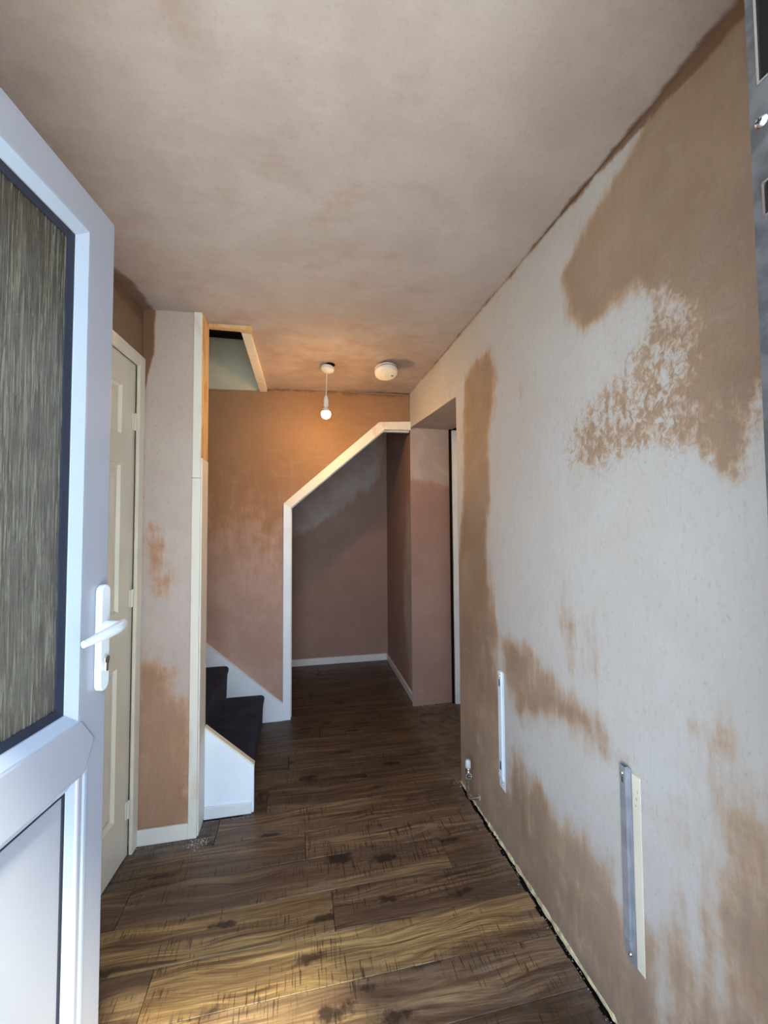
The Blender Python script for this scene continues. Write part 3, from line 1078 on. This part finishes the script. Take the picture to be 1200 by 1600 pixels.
# leaf front built as a grid with sunk panels
bm = bmesh.new()
xs_ = sorted({-.803, -.071} | {p[0] for p in pans} | {p[1] for p in pans})
zs_ = sorted({.006, 2.086} | {p[2] for p in pans} | {p[3] for p in pans})
def is_pan(xm, zm): return any(p[0] < xm < p[1] and p[2] < zm < p[3] for p in pans)
V_ = {(i, j): bm.verts.new((x, leaf_y, z)) for i, x in enumerate(xs_) for j, z in enumerate(zs_)}
for i in range(len(xs_) - 1):
    for j in range(len(zs_) - 1):
        if not is_pan((xs_[i] + xs_[i + 1]) / 2, (zs_[j] + zs_[j + 1]) / 2):
            bm.faces.new((V_[i, j], V_[i + 1, j], V_[i + 1, j + 1], V_[i, j + 1]))
bx(bm, -.803, -.071, leaf_y + .012, leaf_y + .035, .006, 2.088)
bx(bm, -.803, -.800, leaf_y, leaf_y + .012, .006, 2.088)
bx(bm, -.074, -.071, leaf_y, leaf_y + .012, .006, 2.088)
finish('door_leaf', bm, 'cream', dl)
for p in pans:
    bm = bmesh.new()
    ring(bm, p, [(0, leaf_y), (.006, leaf_y - .002), (.014, leaf_y + .010), (.022, leaf_y + .010), (.045, leaf_y + .001), (.045, leaf_y + .012), (0, leaf_y + .012)])
    bx(bm, p[0] + .045, p[1] - .045, leaf_y + .001, leaf_y + .0119, p[2] + .045, p[3] - .045)
    finish('panel', bm, 'cream', dl)
for z in (1.82, 1.05, .16):
    bm = bmesh.new()
    tube(bm, [(-.066, -.003, z), (-.066, -.003, z + .075)], .0045, 10)
    bx(bm, -.078, -.067, -.0005, .0035, z, z + .075)
    finish('hinge', bm, 'cream', dl)

# ================================================================== open white uPVC entrance door
a_ = math.radians(9.17)
dd = Vector((math.sin(a_), math.cos(a_), 0))
LW = .84
edge = Vector((-.400, .990, 0))
hp = edge - dd * LW
ud = empty('door_1', (hp.x, hp.y, .03), math.atan2(dd.y, dd.x), 'open white entrance door with obscured glass and a white lever handle', None, None, 'structure')
ZO = .03                                     # leaf bottom height
H = 2.06 - ZO
TH = .060


def rz(z): return z - ZO


gx0, gx1, gz0, gz1 = .075, LW - .080, rz(1.010), H - .078      # glazing rebate outer
px0, px1, pz0, pz1 = .075, LW - .060, .075, rz(.918)
# sash profile: two stiles, top and bottom rail (mitred ring)
bm = bmesh.new()
ring(bm, (0, LW, 0, H), [(0, 0), (.079, 0), (.081, .004), (.081, TH - .004), (.079, TH), (0, TH)])
finish('sash_frame', bm, 'upvc', ud, bevel=.003, seg=3)
# chevron ended mid rail standing slightly proud
bm = bmesh.new()
mr = [(.081, rz(1.012)), (LW - .090, rz(1.012)), (LW - .074, rz(1.010)), (LW - .036, rz(.962)), (LW - .066, rz(.905)), (LW - .075, rz(.905)), (.081, rz(.905))]
prism(bm, [(a, 0, b) for a, b in mr], (0, -.0035, 0), (0, .03, 0))
bx(bm, .081, LW - .081, .03, TH, rz(.905), rz(1.012))
finish('mid_rail', bm, 'upvc', ud, bevel=.004, seg=3)
# glazing beads, sloping into the glass
bead = [(0, -.001), (.005, -.0015), (.024, .010), (.025, .016), (0, .016)]
bm = bmesh.new()
ring(bm, (gx0 + .004, LW - .080, gz0, gz1 + .004), bead)
finish('glazing_bead', bm, 'upvc_lit', ud)
bm = bmesh.new()
ring(bm, (gx0 + .004, LW - .080, gz0, gz1 + .004), [(.0245, .0125), (.0400, .0150), (.0400, .020), (.0245, .020)])
finish('gasket', bm, 'seal', ud)
bm = bmesh.new()
bx(bm, gx0 + .012, LW - .092, .018, .024, gz0 + .012, gz1 - .010)
finish('glass_pane', bm, 'glass', ud)
# dark spacer round the sealed unit, behind the glass
bm = bmesh.new()
ring(bm, (gx0 + .010, LW - .090, gz0 + .010, gz1 - .006), [(0, .026), (.022, .026), (.022, .034), (0, .034)])
finish('spacer_bar', bm, 'gasket', ud)
bm = bmesh.new()
bx(bm, gx0 + .012, LW - .092, .036, .041, gz0 + .012, gz1 - .010)
finish('glass_pane', bm, M['clear'], ud)
bm = bmesh.new()
ring(bm, (gx0 + .004, LW - .080, gz0, gz1 + .004), [(0, .0415), (.022, .0415), (.005, TH + .001), (0, TH + .001)])
finish('outer_bead', bm, 'upvc', ud)
# lower panel
bm = bmesh.new()
ring(bm, (.079, LW - .0575, .079, rz(.925)), [(0, -.002), (.006, -.002), (.036, .012), (.037, .018), (0, .018)])
finish('panel_bead', bm, 'upvc_lit', ud)
bm = bmesh.new()
ring(bm, (.079, LW - .0575, .079, rz(.925)), [(.0365, .0135), (.042, .014), (.042, .020), (.0365, .020)])
finish('panel_gasket', bm, 'gasket', ud)
bm = bmesh.new()
bx(bm, .09, LW - .09, .0165, .045, .09, rz(.915))
finish('infill_panel', bm, 'upvc', ud)

# handle on the inner face
hx = LW - .026
bm = bmesh.new()
hw, z0, z1 = .0155, rz(1.050), rz(1.268)
pts = []
for t in range(0, 181, 20):
    pts.append((hx + hw * math.cos(math.radians(t)), z1 - hw + hw * math.sin(math.radians(t))))
for t in range(180, 361, 20):
    pts.append((hx + hw * math.cos(math.radians(t)), z0 + hw + hw * math.sin(math.radians(t))))
prism(bm, [(a, 0, b) for a, b in pts], (0, -.0135, 0), (0, -.0002, 0))
hpl = finish('handle_plate', bm, 'handle', ud, smooth=True, bevel=.003, seg=3)
bm = bmesh.new()
lz = rz(1.182)
tube(bm, [(hx, -.013, lz), (hx, -.030, lz), (hx, -.044, lz)], [.0115, .0105, .010], 20)
finish('lever_neck', bm, 'handle', ud, smooth=True)
bm = bmesh.new()
N_ = 14
P_, R_ = [], []
for i in range(N_ + 1):
    t = i / N_
    ang = t * math.pi / 2
    P_.append((hx + .012 - .125 * t, -.040 - .012 * math.sin(min(1, t * 3) * math.pi / 2) + .010 * t * t, lz + .001 - .004 * t - .005 * t * t))
    R_.append(.0105 + .002 * math.sin(math.pi * t) - .004 * t)
tube(bm, P_, R_, 18)
bmesh.ops.scale(bm, vec=(1, .75, 1.0), verts=bm.verts, space=Matrix.Translation((0, .046, 0)))
finish('lever', bm, 'handle', ud, smooth=True)
bm = bmesh.new()
cz_ = rz(1.106)
tube(bm, [(hx, -.0137, cz_ + .008), (hx, -.0185, cz_ + .008)], .0082, 20)
bx(bm, hx - .0048, hx + .0048, -.0185, -.0137, cz_ - .016, cz_ + .006)
cyl = finish('lock_cylinder', bm, 'chrome', ud, bevel=.0008)
bm = bmesh.new()
bx(bm, hx - .0012, hx + .0012, -.0192, -.0184, cz_ + .003, cz_ + .013)
finish('keyhole', bm, 'gasket', cyl)

# frame post on the hinge side and the lock side
fbox('trim_6', -.605, -.552, .10, .17, .0, 2.15, 'upvc', 'white entrance door frame on the hinge side')
fbox('trim_7', .4712, .54, .245, .3275, .0, 2.15, 'upvc', 'white entrance door frame on the lock side')
fbox('trim_8', -.552, .4712, .10, .17, 2.095, 2.15, 'upvc', 'white head of the entrance door frame')

# ================================================================== steel lock keep on the frame
kp = empty('strike_plate', (.4705, .31, 1.82), 0, 'tall galvanised steel lock keep strip at the right edge', 'lock plate')
bm = bmesh.new()
ky0, ky1 = -.030, .018
ka, kb = -.60, .50                     # local z range
slots = [(.020, .150), (-.122, -.088)]
ysl = (-.022, .0085)
zc = [ka]
for z0, z1 in sorted(slots): zc += [z0, z1]
zc.append(kb)
yc = [ky0, ysl[0], ysl[1], ky1]
for j in range(len(zc) - 1):
    is_slot = any(abs(zc[j] - s[0]) < 1e-6 for s in slots)
    for i in range(3):
        if is_slot and i == 1: continue
        bx(bm, -.0022, 0, yc[i], yc[i + 1], zc[j], zc[j + 1])
bmesh.ops.remove_doubles(bm, verts=bm.verts, dist=1e-6)
finish('plate', bm, 'steel', kp)
for z0, z1 in slots:
    bm = bmesh.new()
    # rim of the slot, standing proud, facing the hall
    for (a, b, c, d) in ((ysl[1] - .002, ysl[1] + .0005, z0, z1), (ysl[0], ysl[0] + .002, z0, z1), (ysl[0], ysl[1], z0 - .0015, z0 + .0005), (ysl[0], ysl[1], z1 - .0005, z1 + .0015)):
        bx(bm, -.0038, .0, a, b, c, d)
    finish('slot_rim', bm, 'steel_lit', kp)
    bm = bmesh.new()
    bx(bm, -.0006, -.0001, ysl[0] + .001, ysl[1] - .001, z0, z1)
    finish('slot_hollow', bm, 'dark', kp)
bm = bmesh.new()
R90 = Matrix.Rotation(math.radians(-90), 3, 'Y')
lathe(bm, [(0, .0035), (.0035, .0035), (.0062, .0012), (.0065, 0), (0, 0)], (-.0022, .0075, -.022), 24, R90)
scr = finish('screw', bm, 'steel_lit', kp, smooth=True)
bm = bmesh.new()
for r in (0, math.pi / 2):
    vs = bx(bm, -.0062, -.0056, -.003, .003, -.0007, .0007)
    for v in vs:
        y_, z_ = v.co.y, v.co.z
        v.co.y = y_ * math.cos(r) - z_ * math.sin(r) + .0075
        v.co.z = y_ * math.sin(r) + z_ * math.cos(r) - .022
finish('screw_recess', bm, 'gasket', scr)

# ================================================================== pendant lamp
LX, LY = .186, 2.60
lzc = CZ(LX, LY)
lamp = empty('pendant_light', (LX, LY, lzc), 0, 'bare lit bulb hanging on a white flex from the ceiling rose', 'light')
tilt = Matrix.Rotation(math.radians(9), 3, 'Y') @ Matrix.Rotation(math.radians(-5), 3, 'X')
bm = bmesh.new()
lathe(bm, [(0, 0), (.030, 0), (.041, -.003), (.043, -.010), (.042, -.022), (.034, -.030), (.012, -.036), (0, -.037)], (0, 0, -.016), 32, tilt)
rose = finish('ceiling_rose', bm, 'plastic', lamp, smooth=True)
bm = bmesh.new()
lathe(bm, [(0, .0), (.042, 0), (.040, -.0012), (0, -.0014)], (0.004, 0.002, -.0005), 28)
finish('hole_edge', bm, 'dark', rose)
bm = bmesh.new()
for k in range(3):
    tube(bm, [(-.008 + .008 * k, .003, 0), (-.010 + .008 * k, .004, -.010), (-.006 + .006 * k, 0, -.020)], .0022, 8)
finish('wires', bm, 'gasket', rose)
bm = bmesh.new()
tube(bm, [(-.006, 0, -.045), (-.008, 0, -.10), (-.010, 0, -.16), (-.0125, 0, -.212)], .0030, 10)
finish('flex', bm, 'plastic', lamp)
bm = bmesh.new()
lathe(bm, [(0, .0), (.007, 0), (.010, -.004), (.0145, -.018), (.0150, -.030), (.0165, -.031), (.0165, -.040), (.0150, -.041), (.0160, -.062), (.0150, -.066), (0, -.066)], (-.0125, 0, -.205), 24)
finish('lamp_holder', bm, 'plastic', lamp, smooth=True)
bm = bmesh.new()
lathe(bm, [(0, 0), (.010, 0), (.0105, -.010), (.0135, -.012), (.0225, -.030), (.0262, -.0355), (.0262, -.0385)], (-.0125, 0, -.270), 24)
bs = finish('bulb_base', bm, 'plastic', lamp, smooth=True)
bm = bmesh.new()
r0 = .0295
pr2 = []
for t in (62, 70, 80, 90, 100, 110, 120, 130, 140, 150, 160, 170, 180):
    pr2.append((max(0.0, r0 * math.sin(math.radians(min(t, 180)))) if t < 178 else 0.0, -.0165 + r0 * math.cos(math.radians(t)) - .0))
lathe(bm, pr2, (-.0125, 0, -.3055), 24)
finish('bulb', bm, 'bulb', lamp, smooth=True)

# ================================================================== smoke alarm
SX, SY = .556, 2.555
sa = empty('smoke_alarm', (SX, SY, CZ(SX, SY)), 0, 'round white smoke alarm hanging just below the ceiling', 'smoke alarm')
tl = Matrix.Rotation(math.radians(-2), 3, 'Y') @ Matrix.Rotation(math.radians(-14), 3, 'X')
bm = bmesh.new()
lathe(bm, [(0, 0), (.070, 0), (.0735, -.003), (.0735, -.012), (.071, -.014), (0, -.014)], (0, 0, -.030), 48, tl)
finish('mounting_base', bm, 'plastic', sa, smooth=True)
bm = bmesh.new()
lathe(bm, [(0, 0), (.0735, 0), (.0745, -.003), (.0735, -.018), (.067, -.0265), (.055, -.029), (0, -.030)], tuple(tl @ Vector((0, 0, -.016)) + Vector((0, 0, -.030))), 48, tl)
cov = finish('cover', bm, 'plastic', sa, smooth=True)
bm = bmesh.new()
lathe(bm, [(.0740, 0), (.0744, -.0), (.0744, -.0035), (.0738, -.0035)], tuple(tl @ Vector((0, 0, -.0145)) + Vector((0, 0, -.030))), 48, tl)
finish('vent_slot', bm, 'gasket', cov)
bm = bmesh.new()
lathe(bm, [(0, 0), (.016, 0), (.016, -.002), (.014, -.003), (0, -.0035)], tuple(tl @ Vector((-.012, .004, -.0455)) + Vector((0, 0, -.030))), 28, tl)
finish('test_button', bm, 'plastic', cov, smooth=True)
bm = bmesh.new()
for s in range(3):
    c0 = tl @ Vector((.034 + .0052 * s, .010, -.0462)) + Vector((0, 0, -.030))
    bx(bm, c0.x - .0016, c0.x + .0016, c0.y - .007, c0.y + .007, c0.z - .0006, c0.z + .002)
finish('sounder_slot', bm, 'gasket', cov)
bm = bmesh.new()
tube(bm, [(.0, .0, .0), (.004, .003, -.012), (0, 0, -.021)], .004, 8)
finish('wires', bm, 'gasket', sa)

# ================================================================== radiator brackets and valve on the right wall
def bracket(y, z0, z1, w, depth, mat, label, hooks, top_screw):
    e = empty('radiator_bracket', (XR, y, z0), 0, label, 'bracket', None)
    h = z1 - z0
    bm = bmesh.new()
    prism(bm, [(-.002, -w / 2, 0), (-.002, w / 2, .004), (-.002, w / 2, h - .006), (-.002, 0, h), (-.002, -w / 2, h - .004)], (-.0, 0, 0), (-.0022, 0, 0))
    finish('back_plate', bm, mat, e, bevel=.0006)
    bm = bmesh.new()      # folded channel face
    bx(bm, -depth, -.004, w * .22, w * .22 + .002, .05, h - .002)
    bx(bm, -depth, -depth + .002, -w * .22, w * .22, .05, h - .002)
    bx(bm, -depth, -.004, -w * .22 - .002, -w * .22, .05, h - .002)
    ch = finish('channel', bm, mat, e, bevel=.0006)
    for (a, b) in hooks:
        bm = bmesh.new()
        bx(bm, -depth - .0008, -depth + .0001, -w * .10, w * .10, a, b)
        finish('slot', bm, 'steel', ch)
    for z in (.022, h - .022) if top_screw else (.022,):
        bm = bmesh.new()
        lathe(bm, [(0, .004), (.003, .004), (.0058, .001), (.006, 0), (0, 0)], ((-depth - .0001) if z > .1 else -.0045, 0, z), 18, R90)
        finish('screw', bm, 'chrome', e, smooth=True)
    bm = bmesh.new()
    prism(bm, [(-.004, -w * .3, .034), (-depth - .001, -w * .3, .050), (-depth - .003, -w * .3, .066), (-.004, -w * .3, .062)], (0, 0, 0), (0, w * .6, 0))
    finish('hook', bm, mat, e, bevel=.0008)
    return e


bracket(1.677, .250, .757, .050, .012, 'bracket', 'far white metal radiator bracket on the damp wall, beside the valve',
        [(.44, .47), (.085, .12)], True)
bracket(.980, .222, .738, .036, .014, 'bracket_grey', 'near grey metal radiator bracket on the right wall, lower in view',
        [(.47, .485)], True)
# bare strip where the near bracket is set into the plaster
ch_ = empty('wall_channel', (XR, .945, .225), 0, 'pale bare channel in the plaster beside the near bracket', None, None, 'structure')
bm = bmesh.new()
bx(bm, -.0018, .002, -.010, .016, 0, .500)
finish('channel_edge', bm, 'cream', ch_, bevel=.001)
bm = bmesh.new()
for k in range(3):
    bx(bm, -.003, -.0012, .002 - .003 * k, .006 - .003 * k, .42 + .018 * k, .428 + .018 * k)
finish('chip', bm, 'lip', ch_)

vx, vy = XR - .055, 1.930
val = empty('radiator_valve', (vx, vy, .05), 0, 'small radiator valve with white cap on a bent pipe stub', 'valve')
bm = bmesh.new()
lathe(bm, [(0, .0), (.0125, 0), (.0140, .003), (.0140, .020), (.0125, .033), (.008, .038), (0, .039)], (0, 0, .158), 24)
finish('cap', bm, 'handle', val, smooth=True)
bm = bmesh.new()
lathe(bm, [(0, 0), (.010, 0), (.0150, .002), (.0150, .016), (.0125, .020), (.0125, .034), (.0140, .036), (.0140, .047), (0, .0475)], (0, 0, .110), 8)
finish('valve_body', bm, 'chrome', val, smooth=True)
dv = Vector((-.30, -.95, 0)).normalized()
sv = Matrix.Rotation(math.radians(90), 3, 'X')
bm = bmesh.new()
c0 = Vector((0, 0, .134))
q_ = dv.to_track_quat('Z', 'Y').to_matrix()
lathe(bm, [(.0, 0), (.011, 0), (.012, .016), (.0155, .018), (.0155, .032), (.0108, .032), (.0100, .012), (0, .012)], tuple(c0), 20, q_)
out_ = finish('outlet', bm, 'chrome', val, smooth=True)
bm = bmesh.new()
lathe(bm, [(0, .0135), (.0098, .0135), (.0098, .014), (0, .0142)], tuple(c0), 20, q_)
finish('bore', bm, 'gasket', out_)
bm = bmesh.new()
pp = [(0, 0, .100), (0, 0, .045), (0, 0, .030), (.004, -.001, .017), (.013, -.002, .010), (.030, -.004, .010), (.056, -.006, .012)]
tube(bm, pp, .0075, 16)
finish('pipe', bm, 'copper', val, smooth=True)
bm = bmesh.new()
lathe(bm, [(0, 0), (.014, 0), (.012, .003), (.009, .005), (0, .005)], (.0545, -.006, .012), 18, R90)
finish('filler_ring', bm, 'rubble', val)
